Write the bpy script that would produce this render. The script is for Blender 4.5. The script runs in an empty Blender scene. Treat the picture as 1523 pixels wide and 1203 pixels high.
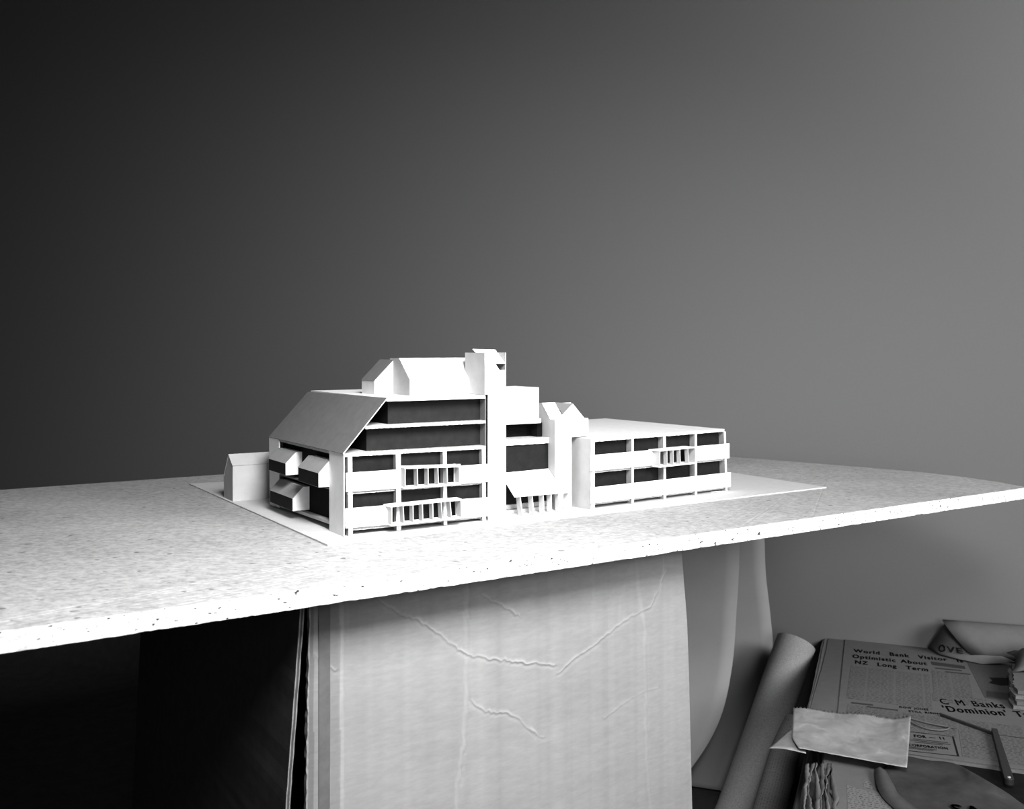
import bpy, bmesh, math, random
import numpy as np
from mathutils import Vector, Matrix

random.seed(7)
rng = np.random.default_rng(7)
S = bpy.context.scene
COL = S.collection
mm = 0.001
ZB = 0.70                      # top of the particle board above the floor

# ------------------------------------------------------------------ materials
def N(nt, kind, **kw):
    n = nt.nodes.new(kind)
    for k, v in kw.items():
        if k in n.inputs.keys():
            n.inputs[k].default_value = v
        else:
            setattr(n, k, v)
    return n

def ramp(nt, stops):
    r = nt.nodes.new('ShaderNodeValToRGB')
    e = r.color_ramp.elements
    while len(e) < len(stops):
        e.new(0.5)
    for el, (p, v) in zip(e, stops):
        el.position = p
        el.color = (v, v, v, 1)
    return r

def base_mat(name, v, rough=0.8, spec=0.2):
    m = bpy.data.materials.new(name)
    m.use_nodes = True
    nt = m.node_tree
    b = nt.nodes['Principled BSDF']
    b.inputs['Base Color'].default_value = (v, v, v, 1)
    b.inputs['Roughness'].default_value = rough
    b.inputs['Specular IOR Level'].default_value = spec
    return m, nt, b

def card(name, v, var=0.06, scale=60, bump=0.0, rough=0.85, spec=0.12, stretch=(1, 1, 1)):
    """matt card or paper: a base tone with a soft mottle and a fine fibre"""
    m, nt, b = base_mat(name, v, rough, spec)
    tc = N(nt, 'ShaderNodeTexCoord')
    mp = N(nt, 'ShaderNodeMapping')
    mp.inputs['Scale'].default_value = stretch
    n1 = N(nt, 'ShaderNodeTexNoise', Scale=scale, Detail=6.0, Roughness=0.65)
    r = ramp(nt, [(0.3, v * (1 - var)), (0.7, min(1, v * (1 + var)))])
    L = nt.links.new
    L(tc.outputs['Object'], mp.inputs['Vector'])
    L(mp.outputs['Vector'], n1.inputs['Vector'])
    L(n1.outputs['Fac'], r.inputs['Fac'])
    L(r.outputs['Color'], b.inputs['Base Color'])
    if bump:
        bp = N(nt, 'ShaderNodeBump', Strength=bump, Distance=0.001)
        L(n1.outputs['Fac'], bp.inputs['Height'])
        L(bp.outputs['Normal'], b.inputs['Normal'])
    return m

def chip_mat(name, lo, hi, fleck, pit_scale, pit_cut, stretch=(1, 1, 1)):
    """pressed wood: mottled grain with sparse dark flecks or pits"""
    m, nt, b = base_mat(name, hi, 0.75, 0.15)
    L = nt.links.new
    tc = N(nt, 'ShaderNodeTexCoord')
    mp = N(nt, 'ShaderNodeMapping')
    mp.inputs['Scale'].default_value = stretch
    L(tc.outputs['Object'], mp.inputs['Vector'])
    n1 = N(nt, 'ShaderNodeTexNoise', Scale=170.0, Detail=6.0, Roughness=0.7)
    n2 = N(nt, 'ShaderNodeTexNoise', Scale=7.0, Detail=3.0)
    n3 = N(nt, 'ShaderNodeTexNoise', Scale=pit_scale, Detail=1.0, Roughness=0.4)
    for n in (n1, n2, n3):
        L(mp.outputs['Vector'], n.inputs['Vector'])
    r1 = ramp(nt, [(0.32, lo), (0.62, hi)])
    L(n1.outputs['Fac'], r1.inputs['Fac'])
    r2 = ramp(nt, [(0.3, 0.9), (0.7, 1.06)])
    L(n2.outputs['Fac'], r2.inputs['Fac'])
    mul = N(nt, 'ShaderNodeMixRGB', blend_type='MULTIPLY', Fac=1.0)
    L(r1.outputs['Color'], mul.inputs[1]); L(r2.outputs['Color'], mul.inputs[2])
    r3 = ramp(nt, [(pit_cut, 0.0), (pit_cut + 0.03, 1.0)])
    L(n3.outputs['Fac'], r3.inputs['Fac'])
    mx = N(nt, 'ShaderNodeMixRGB')
    mx.inputs[1].default_value = (0, 0, 0, 1)
    L(r3.outputs['Color'], mx.inputs['Fac'])
    L(mul.outputs['Color'], mx.inputs[1])
    mx.inputs[2].default_value = (fleck, fleck, fleck, 1)
    L(mx.outputs['Color'], b.inputs['Base Color'])
    bp = N(nt, 'ShaderNodeBump', Strength=0.25, Distance=0.001)
    L(n1.outputs['Fac'], bp.inputs['Height'])
    L(bp.outputs['Normal'], b.inputs['Normal'])
    return m

def print_mat(name, paper, ink, line=0.0055, column=0.048, dens=0.5, word=0.012):
    """newsprint seen from a distance: columns of broken text lines, laid out on the UV map in metres"""
    m, nt, b = base_mat(name, paper, 0.9, 0.08)
    L = nt.links.new
    uv = N(nt, 'ShaderNodeUVMap')
    br = N(nt, 'ShaderNodeTexBrick')
    br.offset = 0.37; br.offset_frequency = 3; br.squash = 0.62; br.squash_frequency = 2
    br.inputs['Scale'].default_value = 1.0
    br.inputs['Mortar Size'].default_value = line * 0.28
    br.inputs['Mortar Smooth'].default_value = 0.2
    br.inputs['Brick Width'].default_value = word
    br.inputs['Row Height'].default_value = line
    br.inputs['Bias'].default_value = 0.0
    br.inputs['Color1'].default_value = (1, 1, 1, 1)
    br.inputs['Color2'].default_value = (0.55, 0.55, 0.55, 1)
    br.inputs['Mortar'].default_value = (0, 0, 0, 1)
    L(uv.outputs['UV'], br.inputs['Vector'])
    n1 = N(nt, 'ShaderNodeTexNoise', Scale=420.0, Detail=2.0)
    L(uv.outputs['UV'], n1.inputs['Vector'])
    r1 = ramp(nt, [(0.38, 0.35), (0.6, 1.0)])
    L(n1.outputs['Fac'], r1.inputs['Fac'])
    n2 = N(nt, 'ShaderNodeTexNoise', Scale=26.0, Detail=2.0)
    L(uv.outputs['UV'], n2.inputs['Vector'])
    r2 = ramp(nt, [(0.35, 0.55), (0.65, 1.0)])
    L(n2.outputs['Fac'], r2.inputs['Fac'])
    # column gutters
    sx = N(nt, 'ShaderNodeSeparateXYZ')
    L(uv.outputs['UV'], sx.inputs[0])
    md = N(nt, 'ShaderNodeMath', operation='PINGPONG'); md.inputs[1].default_value = column / 2
    L(sx.outputs['X'], md.inputs[0])
    gt = N(nt, 'ShaderNodeMath', operation='GREATER_THAN'); gt.inputs[1].default_value = column * 0.035
    L(md.outputs[0], gt.inputs[0])
    a = N(nt, 'ShaderNodeMath', operation='MULTIPLY'); c = N(nt, 'ShaderNodeMath', operation='MULTIPLY')
    d = N(nt, 'ShaderNodeMath', operation='MULTIPLY'); e = N(nt, 'ShaderNodeMath', operation='MULTIPLY')
    L(br.outputs['Color'], a.inputs[0]); L(r1.outputs['Color'], a.inputs[1])
    L(a.outputs[0], c.inputs[0]); L(r2.outputs['Color'], c.inputs[1])
    L(c.outputs[0], d.inputs[0]); L(gt.outputs[0], d.inputs[1])
    L(d.outputs[0], e.inputs[0]); e.inputs[1].default_value = dens
    mx = N(nt, 'ShaderNodeMixRGB')
    mx.inputs[1].default_value = (paper, paper, paper, 1); mx.inputs[2].default_value = (ink, ink, ink, 1)
    L(e.outputs[0], mx.inputs['Fac'])
    L(mx.outputs['Color'], b.inputs['Base Color'])
    return m

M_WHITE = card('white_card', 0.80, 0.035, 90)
M_WHITE2 = card('shaded_white_card', 0.50, 0.05, 70)  # white card once more, toned down to hold the shade of left-facing sides
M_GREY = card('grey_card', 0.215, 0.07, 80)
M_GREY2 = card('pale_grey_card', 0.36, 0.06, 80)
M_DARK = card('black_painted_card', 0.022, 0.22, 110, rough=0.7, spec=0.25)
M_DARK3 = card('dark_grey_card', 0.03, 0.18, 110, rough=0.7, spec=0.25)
M_DARK2 = card('shade_toned_black_card', 0.014, 0.2, 110)  # darker copy of the black card, shade put into its colour
M_RAW = card('torn_card_edge', 0.54, 0.2, 500)
M_SHEET = card('drawing_sheet', 0.61, 0.035, 60)
M_BOARD = chip_mat('particle_board_face', 0.33, 0.52, 0.22, 110.0, 0.735, (0.7, 1.0, 1))
M_EDGE = chip_mat('particle_board_edge', 0.50, 0.80, 0.05, 340.0, 0.69, (0.6, 0.6, 1.3))
M_WALL = card('painted_wall', 0.215, 0.02, 240)
M_FLOOR = card('dark_floor', 0.09, 0.2, 30)
M_LINER = card('board_liner_edge', 0.27, 0.2, 300)
M_PAPER_A = card('leaning_paper', 0.50, 0.02, 30)
M_PAPER_B = card('backing_paper', 0.38, 0.02, 30)
M_CANVAS = card('tracing_linen', 0.34, 0.30, 420, bump=0.2, stretch=(1, 1, 2.5))
M_NEWS_EDGE = card('newsprint_edge', 0.20, 0.14, 120)
M_NEWS = card('newsprint_blank', 0.165, 0.06, 60)
M_PRINT = print_mat('newsprint_columns', 0.165, 0.03, dens=0.85)
M_PRINT_BIG = print_mat('newsprint_close_text', 0.2, 0.03, line=0.0062, column=0.40, dens=1.0, word=0.0085)
M_ROLLPRINT = print_mat('newsprint_roll_text', 0.25, 0.05, line=0.0045, column=0.042, dens=0.6, word=0.009)
M_INK = card('printing_ink', 0.02, 0.15, 300)
M_INK2 = card('grey_halftone', 0.07, 0.3, 500)
M_INK3 = card('pale_halftone', 0.11, 0.2, 300)
M_KRAFT = card('dark_wrapping_paper', 0.075, 0.2, 40)
M_KRAFT_D = card('black_paper', 0.018, 0.25, 60)
M_TOOL = card('dark_metal', 0.04, 0.2, 200, rough=0.45, spec=0.4)
M_RUBBER = card('dull_rubber', 0.16, 0.1, 200)
M_TAPE = card('gummed_paper_tape', 0.15, 0.10, 90, rough=0.6, spec=0.3)

def glassine():
    m, nt, b = base_mat('glassine_paper', 0.5, 0.38, 0.45)
    L = nt.links.new
    tc = N(nt, 'ShaderNodeTexCoord')
    n = N(nt, 'ShaderNodeTexNoise', Scale=24.0, Detail=6.0, Roughness=0.6, Distortion=1.2)
    L(tc.outputs['Object'], n.inputs['Vector'])
    r = ramp(nt, [(0.3, 0.27), (0.6, 0.37), (0.8, 0.58)])
    L(n.outputs['Fac'], r.inputs['Fac'])
    L(r.outputs['Color'], b.inputs['Base Color'])
    bp = N(nt, 'ShaderNodeBump', Strength=0.35, Distance=0.002)
    L(n.outputs['Fac'], bp.inputs['Height']); L(bp.outputs['Normal'], b.inputs['Normal'])
    return m
M_GLASSINE = glassine()

def carton_mat():
    m, nt, b = base_mat('corrugated_carton', 0.40, 0.85, 0.12)
    L = nt.links.new
    tc = N(nt, 'ShaderNodeTexCoord')
    mp = N(nt, 'ShaderNodeMapping'); mp.inputs['Scale'].default_value = (0.35, 1, 1.4)
    L(tc.outputs['Object'], mp.inputs['Vector'])
    n1 = N(nt, 'ShaderNodeTexNoise', Scale=160.0, Detail=6.0, Roughness=0.7)
    n2 = N(nt, 'ShaderNodeTexNoise', Scale=9.0, Detail=4.0)
    L(mp.outputs['Vector'], n1.inputs['Vector']); L(mp.outputs['Vector'], n2.inputs['Vector'])
    r1 = ramp(nt, [(0.3, 0.28), (0.7, 0.325)])
    r2 = ramp(nt, [(0.3, 0.93), (0.7, 1.05)])
    L(n1.outputs['Fac'], r1.inputs['Fac']); L(n2.outputs['Fac'], r2.inputs['Fac'])
    mul = N(nt, 'ShaderNodeMixRGB', blend_type='MULTIPLY', Fac=1.0)
    L(r1.outputs['Color'], mul.inputs[1]); L(r2.outputs['Color'], mul.inputs[2])
    at = N(nt, 'ShaderNodeAttribute', attribute_name='wear')
    mx = N(nt, 'ShaderNodeMixRGB')
    tn = N(nt, 'ShaderNodeAttribute', attribute_name='tone')
    m2 = N(nt, 'ShaderNodeMixRGB', blend_type='MULTIPLY', Fac=1.0)
    L(mul.outputs['Color'], m2.inputs[1]); L(tn.outputs['Fac'], m2.inputs[2])
    L(at.outputs['Fac'], mx.inputs['Fac']); L(m2.outputs['Color'], mx.inputs[1])
    mx.inputs[2].default_value = (0.46, 0.46, 0.46, 1)
    L(mx.outputs['Color'], b.inputs['Base Color'])
    return m
M_CARTON = carton_mat()
M_CARTON_SHADE = card('shaded_carton', 0.09, 0.15, 60)  # darker carton copy, shade of the side panels put into its colour

# ------------------------------------------------------------------ object helpers
def link(name, mesh, mats, parent=None, smooth=False):
    o = bpy.data.objects.new(name, mesh)
    for m in (mats if isinstance(mats, (list, tuple)) else [mats]):
        mesh.materials.append(m)
    COL.objects.link(o)
    if parent is not None:
        o.parent = parent
    if smooth:
        for p in mesh.polygons:
            p.use_smooth = True
    return o

def tag(o, label, cat, group=None, kind=None):
    o['label'] = label
    o['category'] = cat
    if group: o['group'] = group
    if kind: o['kind'] = kind
    return o

def empty(name, loc, rz=0.0):
    o = bpy.data.objects.new(name, None)
    o.empty_display_size = 0.05
    o.location = loc
    o.rotation_euler = (0, 0, rz)
    COL.objects.link(o)
    return o

class MB:
    """collects pieces of ONE mesh; coordinates in millimetres of the parent's frame"""
    def __init__(s):
        s.v = []; s.f = []; s.mi = []
    def add(s, verts, faces, mi=0):
        k = len(s.v)
        s.v += [tuple(c * mm for c in p) for p in verts]
        s.f += [tuple(i + k for i in f) for f in faces]
        s.mi += [mi] * len(faces)
        return s
    def box(s, a, b, c, d, e, f, mi=0):
        V = [(a, c, e), (b, c, e), (b, d, e), (a, d, e), (a, c, f), (b, c, f), (b, d, f), (a, d, f)]
        return s.hexa(V, mi)
    def hexa(s, V, mi=0):
        return s.add(V, [(0, 3, 2, 1), (4, 5, 6, 7), (0, 1, 5, 4), (1, 2, 6, 5), (2, 3, 7, 6), (3, 0, 4, 7)], mi)
    def prism(s, pts, axis, a, b, mi=0):
        """polygon pts (2-D) extruded along axis 'u','v' or 'z' from a to b"""
        def P(p, t):
            return {'u': (t, p[0], p[1]), 'v': (p[0], t, p[1]), 'z': (p[0], p[1], t)}[axis]
        n = len(pts)
        V = [P(p, a) for p in pts] + [P(p, b) for p in pts]
        F = [tuple(range(n)), tuple(range(2 * n - 1, n - 1, -1))]
        F += [(i, (i + 1) % n, n + (i + 1) % n, n + i) for i in range(n)]
        return s.add(V, F, mi)
    def sheet(s, q, t=0.9, mi=0):
        """a quad of card with thickness t, downwards along its normal"""
        q = [Vector(p) for p in q]
        n = (q[1] - q[0]).cross(q[3] - q[0]).normalized() * t
        return s.hexa([tuple(p - n) for p in q] + [tuple(p) for p in q], mi)
    def rough(s, u0, u1, v0, v1, z0, z1, step=2.2, j=0.28, dz0=0.0, dz1=0.0, mi=0):
        """slab along u whose front edge is hand-cut; dz0/dz1 tilt the ends"""
        n = max(2, int(abs(u1 - u0) / step))
        V = []; F = []
        for i in range(n + 1):
            t = i / n
            u = u0 + (u1 - u0) * t
            dz = dz0 + (dz1 - dz0) * t
            r = lambda: random.uniform(-j, j)
            V += [(u, v0 + r(), z0 + dz + r()), (u, v0 + r(), z1 + dz + 0.6 * r()), (u, v1, z1 + dz), (u, v1, z0 + dz)]
        for i in range(n):
            a = 4 * i
            for k in range(4):
                F.append((a + k, a + (k + 1) % 4, a + 4 + (k + 1) % 4, a + 4 + k))
        F += [(0, 3, 2, 1), (4 * n, 4 * n + 1, 4 * n + 2, 4 * n + 3)]
        return s.add(V, F, mi)
    def build(s, name, mats, parent=None, smooth=False):
        me = bpy.data.meshes.new(name)
        me.from_pydata(s.v, [], s.f)
        for p, i in zip(me.polygons, s.mi):
            p.material_index = i
        if name == 'post':                       # left flank greyed, shade put into the white strip's colour
            me.polygons[5].material_index = 1
        bm = bmesh.new(); bm.from_mesh(me)
        bmesh.ops.recalc_face_normals(bm, faces=bm.faces)
        bm.to_mesh(me); bm.free()
        return link(name, me, mats, parent, smooth)

def grid_mesh(name, rows, mats, parent=None, thick=0.0006, uv=None, smooth=True, mi=None):
    """rows of points (metres) skinned into one sheet with a little thickness"""
    nr, nc = len(rows), len(rows[0])
    V = [tuple(p) for r in rows for p in r]
    F = [(i * nc + j, i * nc + j + 1, (i + 1) * nc + j + 1, (i + 1) * nc + j) for i in range(nr - 1) for j in range(nc - 1)]
    me = bpy.data.meshes.new(name)
    me.from_pydata(V, [], F)
    if uv:
        lay = me.uv_layers.new(name='UVMap')
        for lp in me.loops:
            lay.data[lp.index].uv = uv(lp.vertex_index // nc, lp.vertex_index % nc, V[lp.vertex_index])
    o = link(name, me, mats, parent, smooth)
    if thick:
        md = o.modifiers.new('thickness', 'SOLIDIFY'); md.thickness = thick; md.offset = 0
    return o

def tube(name, pts, radii, mat, parent=None, seg=20, caps=True, uvscale=None):
    """round bar through pts with its own radius at each point"""
    pts = [Vector(p) for p in pts]
    V = []; F = []; UV = {}
    n = len(pts)
    L = 0.0
    up0 = None
    for i, p in enumerate(pts):
        d = (pts[min(i + 1, n - 1)] - pts[max(i - 1, 0)]).normalized()
        if up0 is None:
            up0 = d.orthogonal().normalized()
        up0 = (up0 - d * up0.dot(d)).normalized()
        w = d.cross(up0)
        if i: L += (p - pts[i - 1]).length
        for k in range(seg):
            a = 2 * math.pi * k / seg
            V.append(tuple(p + (up0 * math.cos(a) + w * math.sin(a)) * radii[i]))
            UV[len(V) - 1] = (L, a * radii[0])
    for i in range(n - 1):
        for k in range(seg):
            F.append((i * seg + k, i * seg + (k + 1) % seg, (i + 1) * seg + (k + 1) % seg, (i + 1) * seg + k))
    if caps:
        F.append(tuple(range(seg - 1, -1, -1)))
        F.append(tuple((n - 1) * seg + k for k in range(seg)))
    me = bpy.data.meshes.new(name)
    me.from_pydata(V, [], F)
    lay = me.uv_layers.new(name='UVMap')
    for lp in me.loops:
        lay.data[lp.index].uv = UV[lp.vertex_index]
    return link(name, me, mat, parent, True)

# ------------------------------------------------------------------ frames (measured in the room)
ANG = math.radians(32.59)
MO = Vector((-0.1991, 1.1328, ZB + 0.002))       # near corner of the big model block
RO = Vector((0.1099, 1.3271, ZB + 0.002))        # near corner of the low wing
RANG = math.radians(37.6)
def MW(u, v, z):                                 # model millimetres -> world metres
    c, s_ = math.cos(ANG), math.sin(ANG)
    return Vector((MO.x + (u * c - v * s_) * mm, MO.y + (u * s_ + v * c) * mm, MO.z + z * mm))

# ------------------------------------------------------------------ the setting
WA = math.radians(22.0)
WP = Vector((math.cos(WA), -math.sin(WA), 0))    # along the wall
WQ = Vector((-math.sin(WA), -math.cos(WA), 0))   # out of the wall
SO = Vector((0.6533, 2.0215, 0.0))               # back corner of the newspaper pile, by the wall
wall0 = SO - WQ * 0.016
me = bpy.data.meshes.new('wall_back')
a, b_ = wall0 - WP * 4.2, wall0 + WP * 3.0
t = -WQ * 0.1
me.from_pydata([a, b_, b_ + Vector((0, 0, 3)), a + Vector((0, 0, 3)), a + t, b_ + t, b_ + t + Vector((0, 0, 3)), a + t + Vector((0, 0, 3))], [],
               [(0, 1, 2, 3), (7, 6, 5, 4), (0, 4, 5, 1), (3, 2, 6, 7), (1, 5, 6, 2), (0, 3, 7, 4)])
o = link('wall_back', me, M_WALL); o['kind'] = 'structure'
me = bpy.data.meshes.new('floor')
c0 = [a, b_, b_ + WQ * 4.5, a + WQ * 4.5]
me.from_pydata([tuple(p) for p in c0] + [tuple(p - Vector((0, 0, .05))) for p in c0], [],
               [(0, 1, 2, 3), (7, 6, 5, 4), (0, 4, 5, 1), (1, 5, 6, 2), (2, 6, 7, 3), (3, 7, 4, 0)])
o = link('floor', me, M_FLOOR); o['kind'] = 'structure'
me = bpy.data.meshes.new('wall_foot_shade')  # dark strip added along the wall foot to stand in for deep shade
bb = [wall0 - WP * 4.2, wall0 - WP * 0.9]
bq = [bb[0], bb[1], bb[1] + WQ * .014, bb[0] + WQ * .014]
me.from_pydata([tuple(p) for p in bq] + [tuple(p + Vector((0, 0, .17))) for p in bq], [],
               [(3, 2, 1, 0), (4, 5, 6, 7), (0, 1, 5, 4), (1, 2, 6, 5), (2, 3, 7, 6), (3, 0, 4, 7)])
o = link('wall_foot_shade', me, M_FLOOR); o['kind'] = 'structure'
# low built-in step along the foot of the wall that carries the newspaper pile
PILE = 0.313
STEP = 0.150
me = bpy.data.meshes.new('trim_1')
def SW(p, q, z):                                 # pile frame: p along the wall, q out of it (metres)
    return SO + WP * p + WQ * q + Vector((0, 0, z))
pp = [(0.05, -0.01), (1.1, -0.01), (1.1, 0.95), (0.05, 0.95)]
me.from_pydata([tuple(SW(p, q, 0)) for p, q in pp] + [tuple(SW(p, q, STEP)) for p, q in pp], [],
               [(3, 2, 1, 0), (4, 5, 6, 7), (0, 1, 5, 4), (1, 2, 6, 5), (2, 3, 7, 6), (3, 0, 4, 7)])
o = link('trim_1', me, M_FLOOR); o['kind'] = 'structure'

# ------------------------------------------------------------------ particle board table top
def make_board():
    front = []
    n = 560
    for i in range(n + 1):
        u = -640 + (1098 + 640) * i / n
        front.append((u, -204.0))
    rest = [(1118, -144), (1129, -70), (1124, 10), (1105, 90), (1080, 170), (1048, 275), (1015, 378), (968, 525), (921, 662), (-640, 662)]
    ring = front + rest
    k = len(ring)
    V = []
    for i, (u, v) in enumerate(ring):
        j = 1.0 if i <= n else 0.0
        V.append(MW(u, v + j * random.uniform(-.4, .4), -2 + j * random.uniform(-.25, .1)))
    chip = 0.0
    for i, (u, v) in enumerate(ring):
        j = 1.0 if i <= n else 0.0
        chip = chip * 0.72 + random.uniform(-.55, .55)
        big = max(0, random.gauss(0, 1) - 1.9) * 1.4
        V.append(MW(u, v + j * (random.uniform(-.5, .5)), -20 + j * (max(0.0, chip + big))))
    F = [tuple(range(k)), tuple(range(2 * k - 1, k - 1, -1))] + [(i, (i + 1) % k, k + (i + 1) % k, k + i) for i in range(k)]
    me = bpy.data.meshes.new('board')
    me.from_pydata([tuple(p - MO) for p in V], [], F)
    for p in me.polygons:
        p.material_index = 0 if len(p.vertices) > 4 else 1
    bm = bmesh.new(); bm.from_mesh(me); bmesh.ops.recalc_face_normals(bm, faces=bm.faces); bm.to_mesh(me); bm.free()
    o = link('table_board', me, [M_BOARD, M_EDGE])
    o.location = MO
    tag(o, 'long pale particle board with raw chipped edge serving as table top on a carton', 'board')
make_board()

# drawing sheet under the models
o = MB().prism([(-33, -33), (816, -34), (821, 170), (835, 420), (-39, 560)], 'z', -1.9, -0.15).build('base_sheet', M_SHEET, None)
o.location = MO; o.rotation_euler.z = ANG
tag(o, 'thin pale card sheet lying on the particle board under the building models', 'card sheet')

# ------------------------------------------------------------------ main model block
main = empty('model_building', MO, ANG)
tag(main, 'tall white card building model with mansard roof, chimney tower and gabled stair tower', 'architectural model')
B = lambda: MB()
# left side
B().prism([(0, 0), (45, 0), (45, 97.7), (0, 98)], 'u', 0, 1.4).build('wall_panel', M_WHITE, main)
B().prism([(229, 2.5), (268, 1.2), (271.5, 97), (229, 96.4)], 'u', 0, 1.4).build('wall_panel', M_WHITE, main)
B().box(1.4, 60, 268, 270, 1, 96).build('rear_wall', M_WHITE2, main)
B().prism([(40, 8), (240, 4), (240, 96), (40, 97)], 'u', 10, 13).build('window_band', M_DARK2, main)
B().prism([(45, 49.8), (229, 47), (229, 49), (45, 51.6)], 'u', 1.6, 10).build('floor_edge', M_GREY, main)
B().prism([(45, 7), (229, 3.5), (229, 7.5), (45, 11)], 'u', 1.8, 10).build('floor_edge', M_WHITE2, main)

def dormer(v0, v1, zb, zf, zk, d=13.2, roofmat=None):
    e = B().prism([(9.5, zb), (-d, zb), (-d, zf), (0, zk), (9.5, zk)], 'v', v0, v1).build('dormer', M_WHITE, main)
    B().box(-d - 0.5, -d, v0 + 0.8, v1 - 0.3, zb + 0.4, zf - 0.5).build('window_pane', M_DARK, e)
    B().sheet([(-d - 0.9, v1 + .3, zf - .2), (-d - 0.9, v0 - .3, zf - .2), (0.3, v0 - .3, zk + .5), (0.3, v1 + .3, zk + .5)], 0.7).build('dormer_roof', M_GREY2, e)
dormer(164, 231, 55.2, 71.2, 85)
dormer(46, 115.5, 53.6, 71.2, 85.2)
dormer(137, 226, 11.8, 28.5, 42.2)
# mansard slope
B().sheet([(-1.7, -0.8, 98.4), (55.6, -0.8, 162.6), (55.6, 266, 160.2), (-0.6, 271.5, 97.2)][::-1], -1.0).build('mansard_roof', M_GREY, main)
B().sheet([(-1.2, -0.9, 98.3), (55.8, -0.9, 162.5), (55.8, -0.2, 162.5), (-1.2, -0.2, 98.3)], 1.1).build('roof_edge', M_WHITE, main)
# floors stepped behind the slope
B().rough(0.8, 196, 0, 262, 93.4, 97.3, dz0=.6, dz1=-.6).build('floor_slab', M_RAW, main)
B().rough(28, 196, 0.3, 200, 125.8, 129.4).build('floor_slab', M_RAW, main)
B().box(36, 197, 15, 230, 97.4, 125.8).build('storey', M_DARK3, main)
B().box(35.6, 36, 15.6, 230, 97.4, 125.8).build('storey_end', M_DARK2, main)  # thin overlay panel in the shade-toned black
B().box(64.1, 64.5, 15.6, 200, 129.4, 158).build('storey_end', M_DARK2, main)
B().box(64.5, 197, 15, 200, 129.4, 158).build('storey', M_DARK3, main)
B().rough(55.8, 195.4, -0.2, 255, 158, 162.3, step=6, j=.1).build('roof_slab', M_WHITE, main)
B().box(196.6, 198.4, 3, 60, 0, 162).build('tower_return', M_GREY, main)
# lower two storeys of the facade
B().box(12, 198, 7.5, 9.5, 8, 93.4).build('window_band', M_DARK, main)
B().rough(5, 194, 1.5, 60, 48.2, 51.2, dz0=.8, dz1=-.6).build('floor_slab', M_RAW, main)
B().rough(8, 194, 2.6, 200, 4.8, 8.4, dz0=.6, dz1=-1.6).build('floor_slab', M_RAW, main)
for u0, u1, w in ((5.2, 11.2, 0), (68, 74.8, 0), (133.2, 138.8, 0), (190.2, 196, 0)):
    B().hexa([(u0 + .9, -.4, 0), (u1 + .4, -.4, 0), (u1 + .4, 7.5, 0), (u0 + .9, 7.5, 0),
              (u0, -.2, 94), (u1 - .3, -.2, 94), (u1 - .3, 7.5, 94), (u0, 7.5, 94)]).build('post', [M_WHITE, M_GREY2], main)
def band(u0, u1, zb0, zb1, zt0, zt1, parent=main, v0=-2.0, v1=-0.4):
    MB().prism([(u0, zb0), (u1, zb1), (u1, zt1), (u0, zt0)], 'v', v0, v1).build('spandrel_panel', M_WHITE, parent)
band(2.3, 75, 52.7, 51.8, 75.4, 74.8)
band(149, 199, 50.6, 50.2, 73.9, 73.4)
band(1.6, 57.3, 10, 8.9, 33.3, 32.5)
band(152, 199, 6.9, 5.9, 31.2, 30.4)

def balcony(parent, u0, u1, zb, zt, d, fins, w0, w1, lean, dz=0, back=2):
    top = MB()
    n = 10
    V = []; F = []
    for i in range(n + 1):
        t = i / n
        ub, uf = w0 + (w1 - w0) * t, u0 - .6 + (u1 - u0 + 1.2) * t
        z = zt + dz * t + random.uniform(-.25, .25)
        V += [(uf, -d, z - 2.1), (uf, -d, z), (ub, 2, z + .2), (ub, 2, z - 1.9)]
    for i in range(n):
        k = 4 * i
        F += [(k + q, k + (q + 1) % 4, k + 4 + (q + 1) % 4, k + 4 + q) for q in range(4)]
    F += [(0, 1, 2, 3), (4 * n, 4 * n + 1, 4 * n + 2, 4 * n + 3)]
    b = top.add(V, F).build('balcony', M_WHITE, parent)
    MB().rough(u0 - .4, u1 + .6, -d, 2, zb, zb + 2.0, step=6, j=.18, dz0=0, dz1=dz * .3).build('balcony_floor', M_WHITE, b)
    for i, (f, le) in enumerate(zip(fins, lean)):
        w = 1.3
        bk = 2 if i in (0, len(fins) - 1) else back
        MB().hexa([(f + le, -d + .2, zb + 1.9), (f + le + w, -d + .2, zb + 1.9), (f + le + w, bk, zb + 1.9), (f + le, bk, zb + 1.9),
                   (f, -d + .2, zt - 1.8), (f + w, -d + .2, zt - 1.8), (f + w, bk, zt - 1.8), (f, bk, zt - 1.8)]).build('fin', M_WHITE2, b)
    return b
balcony(main, 73.8, 150.6, 52.2, 78.6, 13, [73.8, 90.2, 105, 118.6, 131.6, 149.3], 74.5, 160, [0, .6, .2, .8, .6, 0], dz=-3.2, back=-3.5)
balcony(main, 56.2, 152.6, 8.8, 33.6, 13, [56, 71, 84.4, 97.2, 111.4, 123.4, 135.8, 151.3], 51.8, 154, [0, 1.2, .4, .6, .8, 1.6, 2.2, .8], dz=.2, back=-3.5)

# penthouse on the roof
B().prism([(40, 162.2), (40, 182.4), (72, 210.2), (100, 209.5), (100, 162.2)], 'u', 107.5, 224).build('penthouse', M_WHITE, main)
B().prism([(40.2, 162.4), (40.2, 182.4), (71.8, 210.2), (90, 209.8), (90, 162.4)], 'u', 107.0, 107.5).build('gable_end', M_WHITE2, main)  # thin overlay, shade of the left-facing end put into its tone
sb = B().prism([(80.6, 162.2), (80.6, 181.2), (107.4, 207.2), (107.4, 162.2)], 'v', 90, 131).build('penthouse_wing', M_WHITE, main)
B().sheet([(79.8, 89.6, 180.6), (107.4, 89.6, 207.9), (107.4, 131.5, 207.9), (79.8, 131.5, 180.6)], 0.7).build('wing_roof', M_GREY, sb)

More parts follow.
